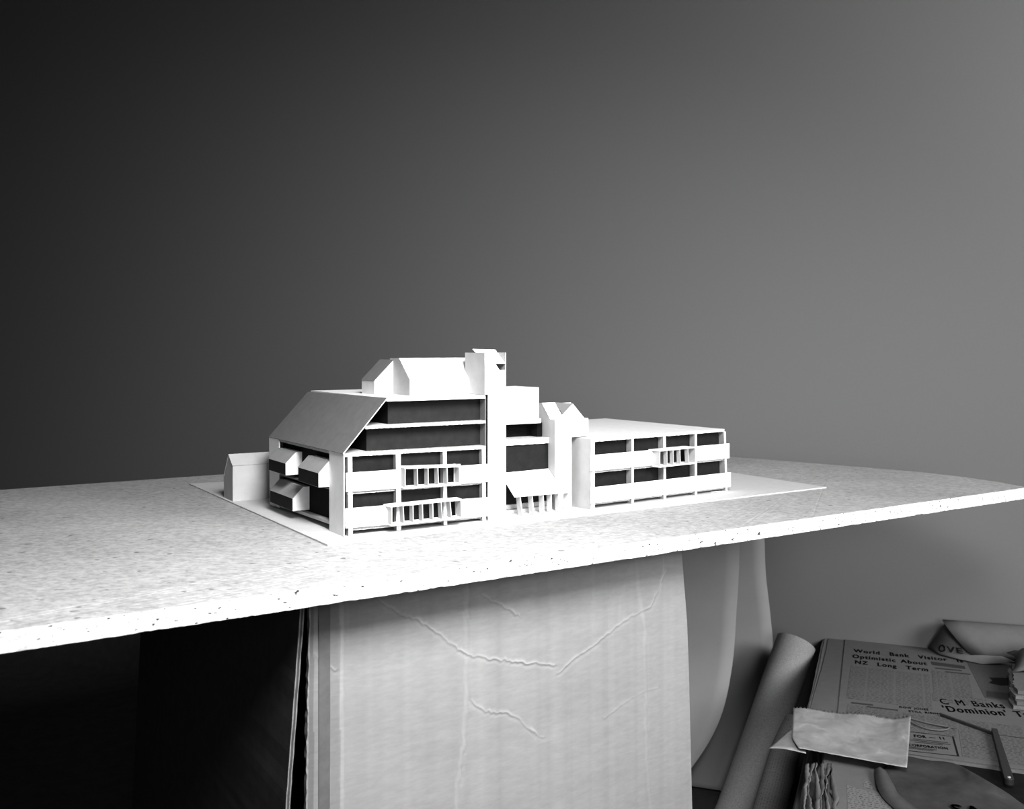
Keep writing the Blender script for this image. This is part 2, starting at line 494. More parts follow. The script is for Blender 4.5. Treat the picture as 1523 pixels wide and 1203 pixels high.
# chimney tower
tw = B().prism([(198.8, 0), (225, 0), (225, 194.6), (216.2, 194.6), (209.9, 203), (194.4, 203), (194.4, 163), (198.8, 163)], 'v', -1.4, 0.2).build('tower', M_WHITE, main)
B().prism([(0.2, 162.6), (51, 162.6), (51, 217), (0.2, 217)], 'u', 194.4, 195.6).build('tower_wall', M_WHITE2, tw)
B().prism([(-1.4, 0), (60, 0), (60, 160), (51, 160), (51, 217.3), (-1.4, 217.3)], 'u', 225, 226.2).build('tower_wall', M_WHITE2, tw)
B().box(195.6, 225, 49.6, 51, 163, 216.6).build('tower_wall', M_WHITE2, tw)
B().box(195.6, 225, 0.4, 49.4, 192.5, 193.5).build('tower_floor', M_GREY, tw)
B().sheet([(195.6, -1.6, 203.2), (224.9, -1.6, 203.2), (224.9, 23.5, 221.2), (195.7, 33.5, 222)], 0.7).build('tower_roof', M_WHITE, tw)
B().box(195.6, 225, 0.2, 1.0, 203, 204).build('tower_lintel', M_WHITE, tw)

# link between tower and gabled stair tower
B().box(226.3, 309.5, 45, 105, 125.4, 168.6).build('link_storey', M_WHITE, main)
B().rough(226.3, 312, 43.5, 105, 118.6, 125.2, step=8, j=.12).build('link_slab', M_WHITE, main)
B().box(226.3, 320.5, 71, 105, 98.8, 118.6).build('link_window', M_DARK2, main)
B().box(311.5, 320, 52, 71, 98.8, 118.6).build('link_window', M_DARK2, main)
B().rough(226.3, 321.6, 36.8, 100, 90.6, 98.6, step=2.5, j=.3).build('link_ledge', M_RAW, main)
B().box(226.3, 321.6, 39.5, 42, 9.5, 90.6).build('link_window', M_DARK, main)
B().rough(226.3, 321.6, 36.5, 60, 4.6, 10.4, j=.2).build('link_floor', M_RAW, main)
B().box(226.3, 321.6, 30, 60, 0, 4.4).build('link_base', M_WHITE2, main)

# gabled stair tower
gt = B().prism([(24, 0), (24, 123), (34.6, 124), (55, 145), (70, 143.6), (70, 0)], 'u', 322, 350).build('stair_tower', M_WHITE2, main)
B().box(322, 350, 23, 24, 0, 123).build('tower_front', M_WHITE, gt)
B().prism([(24, 98.6), (24, 123), (34.6, 124), (55, 145), (70, 143.6), (70, 98.6)], 'u', 350, 372).build('tower_side', M_WHITE, gt)
B().box(350, 371.6, 23, 24, 98.6, 123).build('tower_front', M_WHITE, gt)
B().sheet([(321.4, 34.2, 124.4), (356, 34.2, 124.4), (344, 55.2, 146), (321.4, 55.2, 146)], 0.7).build('tower_roof', M_WHITE, gt)
B().sheet([(321.4, 55.2, 146), (344, 55.2, 146), (344, 70.5, 144.4), (321.4, 70.5, 144.4)], 0.7).build('tower_roof', M_WHITE, gt)
B().prism([(336, 123), (336, 124.4), (344.6, 131.2), (360.6, 144.6), (380.4, 124), (380.4, 123)], 'v', 34.4, 35.4).build('gable', M_WHITE, gt)
B().add([(343.6, 35.2, 129.6), (344, 55.4, 146.2), (360.6, 35.2, 144.8), (344.4, 36.2, 129.0), (345, 56, 145.2), (361, 36.2, 143.8)],
        [(0, 2, 1), (3, 4, 5), (0, 1, 4, 3), (1, 2, 5, 4), (2, 0, 3, 5)]).build('gable_roof', M_GREY, gt)  # grey stands in for the shade on this left-facing facet
B().add([(344, 55.4, 146.2), (360.6, 35.2, 144.8), (380.6, 35.2, 124), (380.6, 66, 124), (344, 66, 145),
         (344, 55.4, 123), (360.6, 36.4, 123), (380, 36.4, 123), (380, 66, 123), (344, 66, 123)],
        [(0, 1, 2, 3, 4), (9, 8, 7, 6, 5), (0, 5, 6, 1), (1, 6, 7, 2), (2, 7, 8, 3), (3, 8, 9, 4), (4, 9, 5, 0)]).build('gable_roof', M_WHITE, gt)
B().box(371.6, 380, 24, 70, 98.6, 124).build('tower_side', M_WHITE, gt)

# entrance canopy
cn = B().sheet([(241.3, 1.5, 26.6), (330.6, 1.5, 25.6), (330.6, 22.8, 42), (241.3, 22.8, 42.7)], 0.9).build('canopy', M_WHITE, main)
B().sheet([(241.3, 22.8, 42.7), (321.4, 22.8, 42.1), (321.4, 39, 55.1), (241.3, 39, 54.1)], 0.9).build('canopy_sheet', M_WHITE, cn)
for f, le, d in ((256.5, 4.2, 11), (274.5, 3.0, 11), (291, 1.6, 11), (303.4, .8, 11), (317.2, 2.4, 10), (330.4, -.8, 10)):
    f -= 1.2
    MB().hexa([(f, 4, 0), (f + 1.2, 4, 0), (f + 1.2, 4 + d, 0), (f, 4 + d, 0),
               (f - le, 4, 26.5), (f - le + 1.2, 4, 26.5), (f - le + 1.2, 4 + d, 31), (f - le, 4 + d, 31)]).build('fin', M_WHITE, cn)

# ------------------------------------------------------------------ low wing
wing = empty('model_building', RO, RANG)
tag(wing, 'low flat-roofed white card building model with four window bays and one box balcony', 'architectural model')
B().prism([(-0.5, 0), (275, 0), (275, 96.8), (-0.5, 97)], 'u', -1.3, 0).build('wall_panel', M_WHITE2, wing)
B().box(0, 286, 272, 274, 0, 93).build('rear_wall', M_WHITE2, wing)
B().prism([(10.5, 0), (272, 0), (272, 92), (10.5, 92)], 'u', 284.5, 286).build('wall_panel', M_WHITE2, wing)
V = []; F = []
n = 120
for i in range(n + 1):
    t_ = i / n
    u = -0.2 + 280.5 * t_
    j = random.uniform(-.3, .3)
    V += [(u, -.2 + random.uniform(-.3, .3), 93.0 + j), (u, -.2 + random.uniform(-.25, .25), 97.2 + random.uniform(-.2, .1)), (u + 9 * t_, 280, 97.4), (u + 9 * t_, 280, 93)]
for i in range(n):
    k = 4 * i
    F += [(k + q, k + (q + 1) % 4, k + 4 + (q + 1) % 4, k + 4 + q) for q in range(4)]
F += [(0, 1, 2, 3), (4 * n, 4 * n + 1, 4 * n + 2, 4 * n + 3)]
B().add(V, F).build('flat_roof', M_WHITE, wing)
B().box(2, 284, 10.5, 12.5, 8, 93).build('window_band', M_DARK, wing)
B().rough(3, 284, 2, 80, 48.6, 52, dz0=.8, dz1=-.8).build('floor_slab', M_RAW, wing)
B().rough(3, 284, 2.6, 200, 4.4, 7.8, dz0=.6, dz1=-1.2).build('floor_slab', M_RAW, wing)
for u0, u1, du in ((1.2, 6.2, 0), (77.6, 82, 0), (143.2, 148.4, .4), (212, 216.6, .3), (279, 283.4, 4)):
    B().hexa([(u0 + du, -.4, 0), (u1 + du, -.4, 0), (u1 + du, 10.5, 0), (u0 + du, 10.5, 0),
              (u0, -.2, 93), (u1, -.2, 93), (u1, 10.5, 93), (u0, 10.5, 93)]).build('post', [M_WHITE, M_GREY2], wing)
band(-2.8, 122, 52.9, 52.2, 75.1, 74.8, wing)
band(196.5, 290.3, 51.6, 51.0, 74.4, 74.0, wing)
band(-2.8, 293.4, 8.3, 6.0, 30.3, 28.6, wing)
balcony(wing, 119.5, 196.5, 50.2, 75.6, 15.5, [119.5, 134.4, 147.4, 161.8, 179.2, 195.2], 114, 192, [0, .2, .8, 1.2, 1.8, 0], dz=.4, back=-8.5)
# sliver of card lying under the far end of the wing
o = MB().prism([(0, 0), (24, -7), (24.5, -5), (0.5, 2.4)], 'z', 0, 0.7).build('card_offcut', M_WHITE, None)
o.location = RO + Vector((0.199, 0.16, -0.00015)); o.rotation_euler.z = RANG
tag(o, 'narrow white card sliver lying on the sheet under the far end of the low wing', 'card scrap')

# ------------------------------------------------------------------ little annex
anx = empty('model_building', MW(-33, 335, -0.15), ANG)
tag(anx, 'small plain white card gabled shed model behind the left end of the tall block', 'architectural model')
MB().prism([(0, 0), (0, 52.2), (20.6, 66.2), (45, 31), (45, 0)], 'u', 0, 96).build('shed_body', M_WHITE2, anx)
MB().sheet([(-.6, -.8, 52.0), (96, -.8, 52.0), (96, 20.6, 67), (-.6, 20.6, 67)], 0.8).build('roof', M_WHITE2, anx)
MB().sheet([(-.6, 20.6, 67), (96, 20.6, 67), (96, 45.8, 30.8), (-.6, 45.8, 30.8)], 0.8).build('roof', M_WHITE2, anx)

# ------------------------------------------------------------------ carton under the board
carton = empty('cardboard_carton', MW(150, -150, -702), ANG)
tag(carton, 'big creased cardboard carton with split left corner standing under the particle board', 'carton')
def CL(u, v, z):     # model mm -> carton local metres
    return ((u - 150) * mm, (v + 150) * mm, (z + 702) * mm)
CREASES = [
 (1.5, 'c', [(-25.4, -36.7), (-10.5, -48.0), (6.5, -60.1), (19.9, -64.9), (35.5, -76.7), (51.4, -87.3), (59.4, -96.4), (81.9, -112.6), (113.3, -122.7), (148.0, -132.4), (197.8, -144.9)]),
 (1.2, 'c', [(204.7, -153.8), (230.7, -140.0), (259.8, -129.3), (289.7, -114.4), (317.9, -104.8), (344.1, -99.3), (357.5, -80.0), (369.4, -57.0)]),
 (1.2, 'c', [(84.8, -163.3), (96.4, -173.9), (109.1, -180.8), (134.9, -187.2), (148.0, -196.1), (159.1, -207.7), (181.7, -224.9)]),
 (1.0, 'c', [(100.6, -48.9), (117.6, -60.3), (134.9, -71.2), (148.0, -81.3)]),
 (1.5, 'v', [(80.6, -21.8), (79.8, -92.6), (79.0, -156.8), (75.7, -206.2), (69.6, -240.4), (66.3, -278.4), (66, -400)]),
 (1.0, 'v', [(320.4, -20.8), (324.6, -71.5), (335.1, -117.5), (336.2, -214.8), (337.2, -287.9), (344.1, -350.1), (345, -420)]),
 (0.8, 'c', [(367.2, -22.1), (365.6, -60.6), (360.2, -82.4)]),
 (0.9, 'v', [(-65.1, -20.8), (-65.1, -135.5), (-64.4, -244.6), (-64, -400)]),
 (0.9, 'c', [(-94.6, -82.4), (-82.5, -94.3), (-70.4, -102.1)]),
 (0.5, 'c', [(269.7, -221.3), (299.8, -209.6), (330.9, -201.6), (357.5, -200.6)]),
 (0.5, 'v', [(253.9, -20.8), (254.9, -112.9)]),
 (0.5, 'v', [(310.1, -49.6), (297.3, -83.8), (294.8, -107.3)]),
 (0.4, 'v', [(19.9, -22.1), (20.7, -62.2), (31.6, -84.8)]),
]
def make_carton_front():
    zs = list(np.arange(-20.1, -386, -1.35)) + [-420, -500, -600, -701.8]
    nc = 380
    zz = np.array(zs)
    lft = np.interp(-zz, [20, 37, 133, 235, 370, 702], [-97, -97.5, -99.6, -101, -103, -106])
    rgt = np.interp(-zz, [20, 33, 75, 127, 192, 369, 702], [395, 396.5, 400.6, 406.3, 409.8, 415.6, 420])
    t = np.linspace(0, 1, nc)
    U = lft[:, None] + (rgt - lft)[:, None] * t[None, :]
    Z = np.repeat(zz[:, None], nc, 1)
    D = np.zeros_like(U); W = np.zeros_like(U)
    wob = np.interp(U + 0.6 * Z, np.arange(-900, 600, 4.0), rng.normal(0, .9, len(np.arange(-900, 600, 4.0))))
    wob2 = np.interp(U - 0.4 * Z, np.arange(-300, 900, 4.0), rng.normal(0, .9, len(np.arange(-300, 900, 4.0))))
    Uw, Zw = U + wob, Z + wob2
    for A, kind, line in CREASES:
        best = np.full_like(U, 1e9); sgn = np.zeros_like(U)
        for (x0, y0), (x1, y1) in zip(line[:-1], line[1:]):
            dx, dy = x1 - x0, y1 - y0
            l2 = dx * dx + dy * dy
            k = np.clip(((Uw - x0) * dx + (Zw - y0) * dy) / l2, 0, 1)
            ex, ey = Uw - (x0 + k * dx), Zw - (y0 + k * dy)
            d = np.hypot(ex, ey)
            s_ = np.sign(dx * ey - dy * ex)
            m = d < best
            best[m] = d[m]; sgn[m] = s_[m]
        s_ = best * sgn
        vary = np.interp(U * .7 - Z, np.arange(-900, 900, 14.0), rng.uniform(.35, 1.0, len(np.arange(-900, 900, 14.0))))
        if kind == 'c':
            D += 0.62 * A * vary * (np.exp(-(s_ / 1.5) ** 2) - 0.9 * np.exp(-((s_ + 2.6) / 2.0) ** 2))
            W = np.maximum(W, min(1, .62 * A) * vary * np.exp(-(best / .95) ** 2))
        else:
            D -= 0.42 * A * np.exp(-((s_ - 3.6) / 1.8) ** 2)
            W = np.maximum(W, .22 * A * vary / (1 + np.exp((best - 2.6) * 2.5)))
    T = np.ones_like(U)
    for a_, b2, t_ in ((-130, -94.6, .62), (-94.6, -89.6, .86), (-77.6, -66.5, .84), (-66.5, -62.3, 1.08)):
        T[(U >= a_) & (U < b2)] = t_
    T *= 1 + .018 * np.interp(U, np.arange(-130, 450, 6.0), rng.normal(0, 1, len(np.arange(-130, 450, 6.0))))
    D += 0.35 * np.interp(U, np.arange(-110, 430, 9.0), rng.normal(0, 1, 60))[...]
    D += 5.0 * np.sin(np.clip((U + 100) / 510, 0, 1) * math.pi) * np.clip((-Z - 20) / 300, 0, 1)
    rows = [[CL(U[i, j], -150 - D[i, j], Z[i, j]) for j in range(nc)] for i in range(len(zs))]
    o = grid_mesh('front_panel', rows, M_CARTON, carton, thick=0.0)
    at = o.data.attributes.new('wear', 'FLOAT', 'POINT')
    at.data.foreach_set('value', W.astype(np.float32).ravel())
    at = o.data.attributes.new('tone', 'FLOAT', 'POINT')
    at.data.foreach_set('value', T.astype(np.float32).ravel())
    # raw fluted edge of the front panel
    n = 120
    V = []; F = []
    for i in range(n + 1):
        z = -20.1 - 681 * i / n
        u = float(np.interp(-z, [20, 37, 133, 235, 370, 702], [-97, -97.5, -99.6, -101, -103, -106]))
        r = lambda: random.uniform(-.7, .7)
        V += [(u + .6, -150.2, z), (u - 1.6 + r(), -150.6 + .4 * r(), z), (u - 1.2 + r(), -144.5, z), (u + .6, -144.5, z)]
    for i in range(n):
        k = 4 * i
        F += [(k + q, k + (q + 1) % 4, k + 4 + (q + 1) % 4, k + 4 + q) for q in range(4)]
    e = MB().add([(p[0] - 150, p[1] + 150, p[2] + 702) for p in V], F).build('torn_edge', M_LINER, o)
    # gummed tape along the split corner
    tp = MB()
    tp.prism([(-77.6, -20.4), (-77.6, -140), (-77.9, -235), (-79.5, -380), (-82, -700), (-94, -700), (-91, -380), (-89.8, -235), (-89.6, -20.4)], 'v', -151.9, -150.9)
    tp.v = [(p[0] - .150, p[1] + .150, p[2] + .702) for p in tp.v]
    tp.build('paper_tape', M_TAPE, o)
make_carton_front()
def make_carton_side():
    n = 70
    V = []; F = []
    V2 = []
    for i in range(n + 1):
        z = -20.1 - 681 * i / n
        u = float(np.interp(-z, [20, 36, 231, 702], [-102.6, -103.8, -119, -140]))
        r = lambda: random.uniform(-.35, .35)
        V += [(u + r(), -150, z), (u - 4.6 + r(), -150, z), (u - 5 - (0 if z < -60 else 6), 520, z), (u - 0.5, 520, z)]
        V2 += [(u - .2 + r(), -150.5, z), (u - 1.3 + r(), -150.5, z), (u - 1.3, -149, z), (u - .2, -149, z)]
    for i in range(n):
        k = 4 * i
        F += [(k + q, k + (q + 1) % 4, k + 4 + (q + 1) % 4, k + 4 + q) for q in range(4)]
    fe = [(0, 1, 2, 3), (4 * n, 4 * n + 1, 4 * n + 2, 4 * n + 3)]
    sh = lambda L, d=0: [(p[0] - 150 + d, p[1] + 150, p[2] + 702) for p in L]
    o = MB().add(sh(V), F + fe).build('side_panel', M_CARTON_SHADE, carton)
    MB().add(sh(V2), F + fe).add(sh(V2, -3.3), F + fe).build('liner_edge', M_LINER, o)
make_carton_side()
MB().box(-250, 244, 664, 669, 0, 681).build('back_panel', M_CARTON_SHADE, carton)
MB().hexa([(264, 1, 0), (269, 1, 0), (255, 669, 0), (250, 669, 0), (240, 1, 681), (245, 1, 681), (245, 669, 681), (240, 669, 681)]).build('side_panel', M_CARTON_SHADE, carton)

# ------------------------------------------------------------------ paper sheets leaning at the wall
def lerp_rows(edge, dx, dy, n=14, sag=0.0):
    rows = []
    for (x, y, z) in edge:
        rows.append([(x + dx * (j / n), y + dy * (j / n) - sag * math.sin(math.pi * j / n), z) for j in range(n + 1)])
    return rows
def smooth_edge(E, k=6):
    E = [Vector(p) for p in E]; out = []
    for i in range(len(E) - 1):
        p0, p1, p2, p3 = E[max(i - 1, 0)], E[i], E[i + 1], E[min(i + 2, len(E) - 1)]
        for j in range(k):
            t = j / k
            out.append(0.5 * ((2 * p1) + (p2 - p0) * t + (2 * p0 - 5 * p1 + 4 * p2 - p3) * t * t + (3 * p1 - p0 - 3 * p2 + p3) * t ** 3))
    out.append(E[-1])
    return [tuple(p) for p in out]
e1 = smooth_edge([(0.4560, 1.92, 0.66), (0.4570, 1.925, 0.60), (0.4585, 1.93, 0.5397), (0.4595, 1.94, 0.4737), (0.4601, 1.96, 0.4003), (0.4560, 1.985, 0.2666), (0.4270, 1.97, 0.1620), (0.3618, 1.92, 0.0876), (0.25, 1.85, 0.004)])
o = grid_mesh('leaning_paper', lerp_rows(e1, -0.40, 0.10, sag=-0.01), M_PAPER_A, None, 0.0008)
tag(o, 'large pale paper sheet curling down beside the carton, front one of two', 'paper sheet', 'paper sheets leaning against the wall')
e2 = smooth_edge([(0.5350, 2.05, 0.66), (0.5380, 2.053, 0.58), (0.5415, 2.055, 0.5165), (0.5460, 2.06, 0.4390), (0.5558, 2.06, 0.3510), (0.5590, 2.055, 0.2810), (0.5440, 2.045, 0.1740), (0.4935, 2.02, 0.0830), (0.4371, 1.992, 0.0060)])
o = grid_mesh('leaning_paper', lerp_rows(e2, -0.36, 0.10, sag=-0.01), M_PAPER_B, None, 0.0008)
tag(o, 'large grey paper sheet against the wall, lower corner on the floor, behind the paler one', 'paper sheet', 'paper sheets leaning against the wall')

# ------------------------------------------------------------------ rolls
def roll(name, pts, radii, mat, label, inner, group='paper rolls beside the newspaper pile'):
    base = Vector(pts[-1])
    root = empty(name, base)
    tag(root, label, 'paper roll', group)
    loc = [Vector(p) - base for p in pts]
    tube('outer_sheet', loc, radii, mat, root, 28, caps=False)
    d = (loc[1] - loc[0]).normalized()
    u = d.orthogonal().normalized(); w = d.cross(u)
    # spiral of paper seen in the open end
    V = []; F = []
    n = 90
    for i in range(n + 1):
        a = i / n * math.pi * 7
        r = radii[0] * (0.985 - 0.62 * i / n)
        q = loc[0] + (u * math.cos(a) + w * math.sin(a)) * r
        V += [tuple(q + d * 0.0015), tuple(q + d * 0.12)]
    F = [(2 * i, 2 * i + 1, 2 * i + 3, 2 * i + 2) for i in range(n)]
    me = bpy.data.meshes.new('inner_turns'); me.from_pydata(V, [], F)
    link('inner_turns', me, inner, root, True)
    return root
roll('paper_roll', [(0.5885, 1.985, 0.316), (0.5480, 1.945, 0.248), (0.5047, 1.900, 0.176), (0.4257, 1.830, 0.046), (0.4020, 1.812, 0.010)],
     [0.040, 0.0395, 0.038, 0.034, 0.033], M_CANVAS, 'thick coarse grey roll leaning at the wall, left of the newspaper pile', M_NEWS)
roll('paper_roll', [(0.5440, 1.830, 0.210), (0.5120, 1.790, 0.176), (0.4575, 1.700, 0.108), (0.4149, 1.640, 0.034)],
     [0.024, 0.0265, 0.028, 0.028], M_ROLLPRINT, 'roll of printed newspaper between the coarse grey roll and the newspaper pile', M_NEWS_EDGE)

# ------------------------------------------------------------------ pile of newspapers
def newspaper(p0, p1, q0, q1, z0, z1, label, top=None, rot=0.0, pages=4, group='newspapers in the pile', wav=0.004, torn=False, mat_top=M_NEWS):
    """a folded newspaper: several leaves with their own slightly wandering left edge"""
    root = empty('newspaper', SW((p0 + p1) / 2, (q0 + q1) / 2, z0), -WA + rot)
    tag(root, label, 'newspaper', group)
    cp, cq = (p0 + p1) / 2, (q0 + q1) / 2
    h = (z1 - z0) / pages
    for k in range(pages):
        off = random.uniform(-1, 1) * wav
        za, zb = k * h, (k + 1) * h - h * 0.12
        n = 26
        left = []; ph = random.uniform(0, 6)
        for i in range(n + 1):
            t = i / n
            e = p0 - cp + off + wav * .35 * math.sin(ph + 5 * t) + (random.uniform(-1, 1) * wav * (.8 if torn else .12))
            left.append((e, -(q0 + (q1 - q0) * t - cq)))
        right = [(p1 - cp, left[-1][1]), (p1 - cp, left[0][1])]
        ring = left + right
        m = len(ring)
        r2 = 0.35 * h
        V = [(x + (r2 if i <= n else 0), y, za) for i, (x, y) in enumerate(ring)] + [(x, y, (za + zb) / 2) for x, y in ring] + [(x + (r2 if i <= n else 0), y, zb) for i, (x, y) in enumerate(ring)]
        F = [tuple(range(m)), tuple(range(3 * m - 1, 2 * m - 1, -1))]
        for L_ in (0, m):
            F += [(L_ + i, L_ + (i + 1) % m, L_ + m + (i + 1) % m, L_ + m + i) for i in range(m)]
        me = bpy.data.meshes.new('section'); me.from_pydata(V, [], F)
        bm = bmesh.new(); bm.from_mesh(me); bmesh.ops.recalc_face_normals(bm, faces=bm.faces); bm.to_mesh(me); bm.free()
        link('section', me, M_NEWS_EDGE if k < pages - 1 else mat_top, root)
    return root

# lower papers, each sticking out a little further to the left than the one above
zc = STEP
hs = [.0195] * 8
ords = ['lowest', 'second from the bottom', 'third from the bottom', 'fourth from the bottom', 'fourth from the top', 'third below the printed page', 'second below the printed page', 'directly under the torn text sheet']
plans = [(-.012 + .0066 * i + random.uniform(-.0015, .0015), .43, .0 + .008 * (i % 3), .86 + .01 * (i % 2)) for i in range(8)]
for i, (h_, (a0, a1, b0, b1)) in enumerate(zip(hs, plans)):
    newspaper(a0, a1, b0, b1, zc, zc + h_, 'folded newspaper in the pile, %s, worn left edge showing' % ords[i], pages=3, rot=.004 + .0085 * i + random.uniform(-.003, .003), wav=.0042, torn=i >= 4)
    zc += h_
# zc is now the height below the top layer
ZT = PILE
def flat_sheet(name, pts, z, mat, parent=None, t=0.0012, uvo=None):
    """a flat polygon of paper in the pile frame (p, q in metres)"""
    V = [tuple(SW(p, q, z)) for p, q in pts] + [tuple(SW(p, q, z + t)) for p, q in pts]
    k = len(pts)
    F = [tuple(range(k)), tuple(range(2 * k - 1, k - 1, -1))] + [(i, (i + 1) % k, k + (i + 1) % k, k + i) for i in range(k)]
    me = bpy.data.meshes.new(name); me.from_pydata(V, [], F)
    lay = me.uv_layers.new(name='UVMap')
    P2 = list(pts) + list(pts)
    for lp in me.loops:
        p, q = P2[lp.vertex_index]
        lay.data[lp.index].uv = (p, -q)
    bm = bmesh.new(); bm.from_mesh(me); bmesh.ops.recalc_face_normals(bm, faces=bm.faces); bm.to_mesh(me); bm.free()
    return link(name, me, mat, parent)

def jag(p0, p1, n, a):
    (x0, y0), (x1, y1) = p0, p1
    return [(x0 + (x1 - x0) * i / n + random.uniform(-a, a), y0 + (y1 - y0) * i / n + random.uniform(-a, a)) for i in range(n + 1)]

# the page with the headlines
page = newspaper(0.008, 0.43, -0.018, 0.549, zc, PILE - 0.0015, 'newspaper page headed World Bank Visitor lying uppermost against the wall', pages=4, wav=.005)
page.name = 'newspaper'
ploc = page.location.copy()
def page_child(o):
    """keep the world place while becoming a part of the page"""
    o.parent = page
    o.matrix_parent_inverse = (Matrix.Translation(ploc) @ Matrix.Rotation(-WA, 4, 'Z')).inverted()
    return o
page_child(flat_sheet('top_leaf', [(0.046, -0.014), (0.428, -0.021), (0.43, 0.545), (0.151, 0.551), (0.060, 0.552), (0.056, 0.42)], PILE - .0012, M_NEWS))
def text_block(p0, q0, p1, q1, p2=None, mat=M_PRINT, z=PILE + .0002):
    return page_child(flat_sheet('print_column', [(p0, q0), (p1, q0 - (p1 - p0) * .02), (p1, q1), (p0, q1)], z, mat, t=.0002))
text_block(0.066, 0.160, 0.204, 0.345)
text_block(0.209, 0.130, 0.272, 0.262)
text_block(0.206, 0.262, 0.292, 0.300)
text_block(0.070, 0.375, 0.152, 0.54)
text_block(0.158, 0.378, 0.425, 0.425)
text_block(0.240, 0.425, 0.425, 0.535)
text_block(0.160, 0.425, 0.236, 0.462)
page_child(flat_sheet('picture', [(0.274, 0.047), (0.420, 0.040), (0.424, 0.246), (0.291, 0.253)], PILE + .0002, M_INK3, t=.0002))
page_child(flat_sheet('picture_shape', [(.3066, .1353), (.3419, .1230), (.3355, .1686), (.3240, .1743), (.3034, .1675), (.3110, .1500)], PILE + .0005, M_INK, t=.0002))
page_child(flat_sheet('picture_shape', [(0.296, 0.215), (0.42, 0.208), (0.42, 0.243), (0.294, 0.247)], PILE + .0005, M_INK2, t=.0002))
page_child(flat_sheet('print_strip', [(0.2095, 0.075), (0.2685, 0.080), (0.2690, 0.099), (0.2105, 0.095)], PILE + .0004, M_INK2, t=.0002))
# ruled box of the small notice
for q in ([(0.166, 0.4625), (0.230, 0.4575), (0.230, 0.459), (0.166, 0.464)], [(0.2290, 0.458), (0.2312, 0.458), (0.2352, 0.536), (0.2326, 0.536)], [(0.156, 0.5425), (0.233, 0.5345), (0.233, 0.536), (0.156, 0.544)]):
    page_child(flat_sheet('rule_line', q, PILE + .0002, M_INK, t=.0003))
for q0, a, b in ((0.490, .172, .222), (0.496, .168, .225), (0.502, .174, .214), (0.526, .160, .205), (0.531, .160, .200)):
    page_child(flat_sheet('print_line', [(a, q0), (b, q0 - .004), (b, q0 - .0015), (a, q0 + .0025)], PILE + .0002, M_INK2, t=.0003))
for q0, a, b in ((0.111, .216, .262), (0.127, .232, .276), (0.362, .075, .110), (0.372, .100, .150)):
    page_child(flat_sheet('print_line', [(a, q0), (b, q0 - .002), (b, q0 + .004), (a, q0 + .006)], PILE + .0004, M_INK2, t=.0003))

def lettering(s, pa, qa, pb, qb, cap, parent_fn=page_child, name='headline', mat=M_INK, z=PILE + .0005, bold=.018, serif=True):
    """one printed line from (pa,qa) to (pb,qb) on the pile's top, cap letters 'cap' metres high, slab serifs added"""
    cu = bpy.data.curves.new(name, 'FONT')
    cu.body = s; cu.size = 1.0; cu.offset = 0.0; cu.space_character = 1.16; cu.space_word = 1.5
    tmp = bpy.data.objects.new(name, cu)
    COL.objects.link(tmp)
    bpy.context.view_layer.update()
    me = bpy.data.meshes.new_from_object(tmp.evaluated_get(bpy.context.evaluated_depsgraph_get()))
    COL.objects.unlink(tmp); bpy.data.objects.remove(tmp)
    # heavier strokes: the outline laid down again a little to each side
    vv = [v.co.copy() for v in me.vertices]; ff = [tuple(p.vertices) for p in me.polygons]
    shifts = [(-bold * 1.6, 0), (bold * 1.6, 0), (0, bold * .7), (0, -bold * .7)]
    V_ = []; F_ = []
    for k, (ax_, ay_) in enumerate(shifts):
        b0 = len(V_)
        V_ += [(c.x + ax_, c.y + ay_, k * .00001) for c in vv]
        F_ += [tuple(i + b0 for i in f) for f in ff]
    me = bpy.data.meshes.new(name); me.from_pydata(V_, [], F_)
    xs = [v.co.x for v in me.vertices]
    x0, x1 = min(xs), max(xs)
    sx = math.hypot(pb - pa, qb - qa) / (x1 - x0)
    sy = cap / 0.70
    d = (WP * (pb - pa) + WQ * (qb - qa)).normalized()
    up = Vector((-d.y, d.x, 0))
    o0 = SW(pa, qa, z)
    for v in me.vertices:
        v.co = o0 + d * ((v.co.x - x0) * sx) + up * (v.co.y * sy)
    o = link(name, me, mat, None)
    md = o.modifiers.new('thickness', 'SOLIDIFY'); md.thickness = .0003
    return parent_fn(o)
lettering('World  Bank  Visitor  Is', .0666, .0686, .2679, .058, .021)
lettering('Optimistic About', .0657, .1067, .2019, .1014, .021)
lettering('NZ  Long  Term', .0722, .1427, .2029, .1394, .021)
lettering('C M Banks Boa', .2196, .3126, .3640, .286, .026, bold=.012)
lettering("'Dominion' Tak", .2230, .3470, .3660, .322, .026)
lettering('DOW JONES', .1524, .3590, .1978, .3540, .008, bold=.01)
lettering('STILL RISING', .1671, .3735, .2192, .3660, .008, bold=.01)
lettering('FOR \u2014 11', .1740, .4830, .2178, .4765, .010)
lettering('CORPORATION', .1655, .5225, .2210, .5150, .0085)

# torn text sheet below the page, its upper edge ragged
tp_pts = jag((0.062, 0.650), (0.0765, 0.673), 4, .0015) + jag((0.080, 0.678), (0.088, 0.687), 3, .001) + jag((0.090, 0.687), (0.106, 0.6885), 4, .001) + jag((0.110, 0.691), (0.128, 0.700), 5, .0012) + [(0.150, 0.72), (0.175, 0.86), (0.075, 0.86)] + jag((0.070, 0.80), (0.060, 0.67), 8, .002)
up_pts = jag((0.060, 0.625), (0.0745, 0.638), 4, .0012) + jag((0.079, 0.640), (0.0955, 0.6488), 4, .001) + jag((0.099, 0.646), (0.109, 0.6457), 3, .0008) + jag((0.112, 0.655), (0.1236, 0.692), 6, .0012) + [(0.135, 0.74), (0.07, 0.74)]
root = empty('newspaper', SW(0.10, 0.75, zc), -WA)
tag(root, 'torn newspaper leaf with close text, ragged upper edge, in front of the glassine bag', 'newspaper', 'newspapers in the pile')
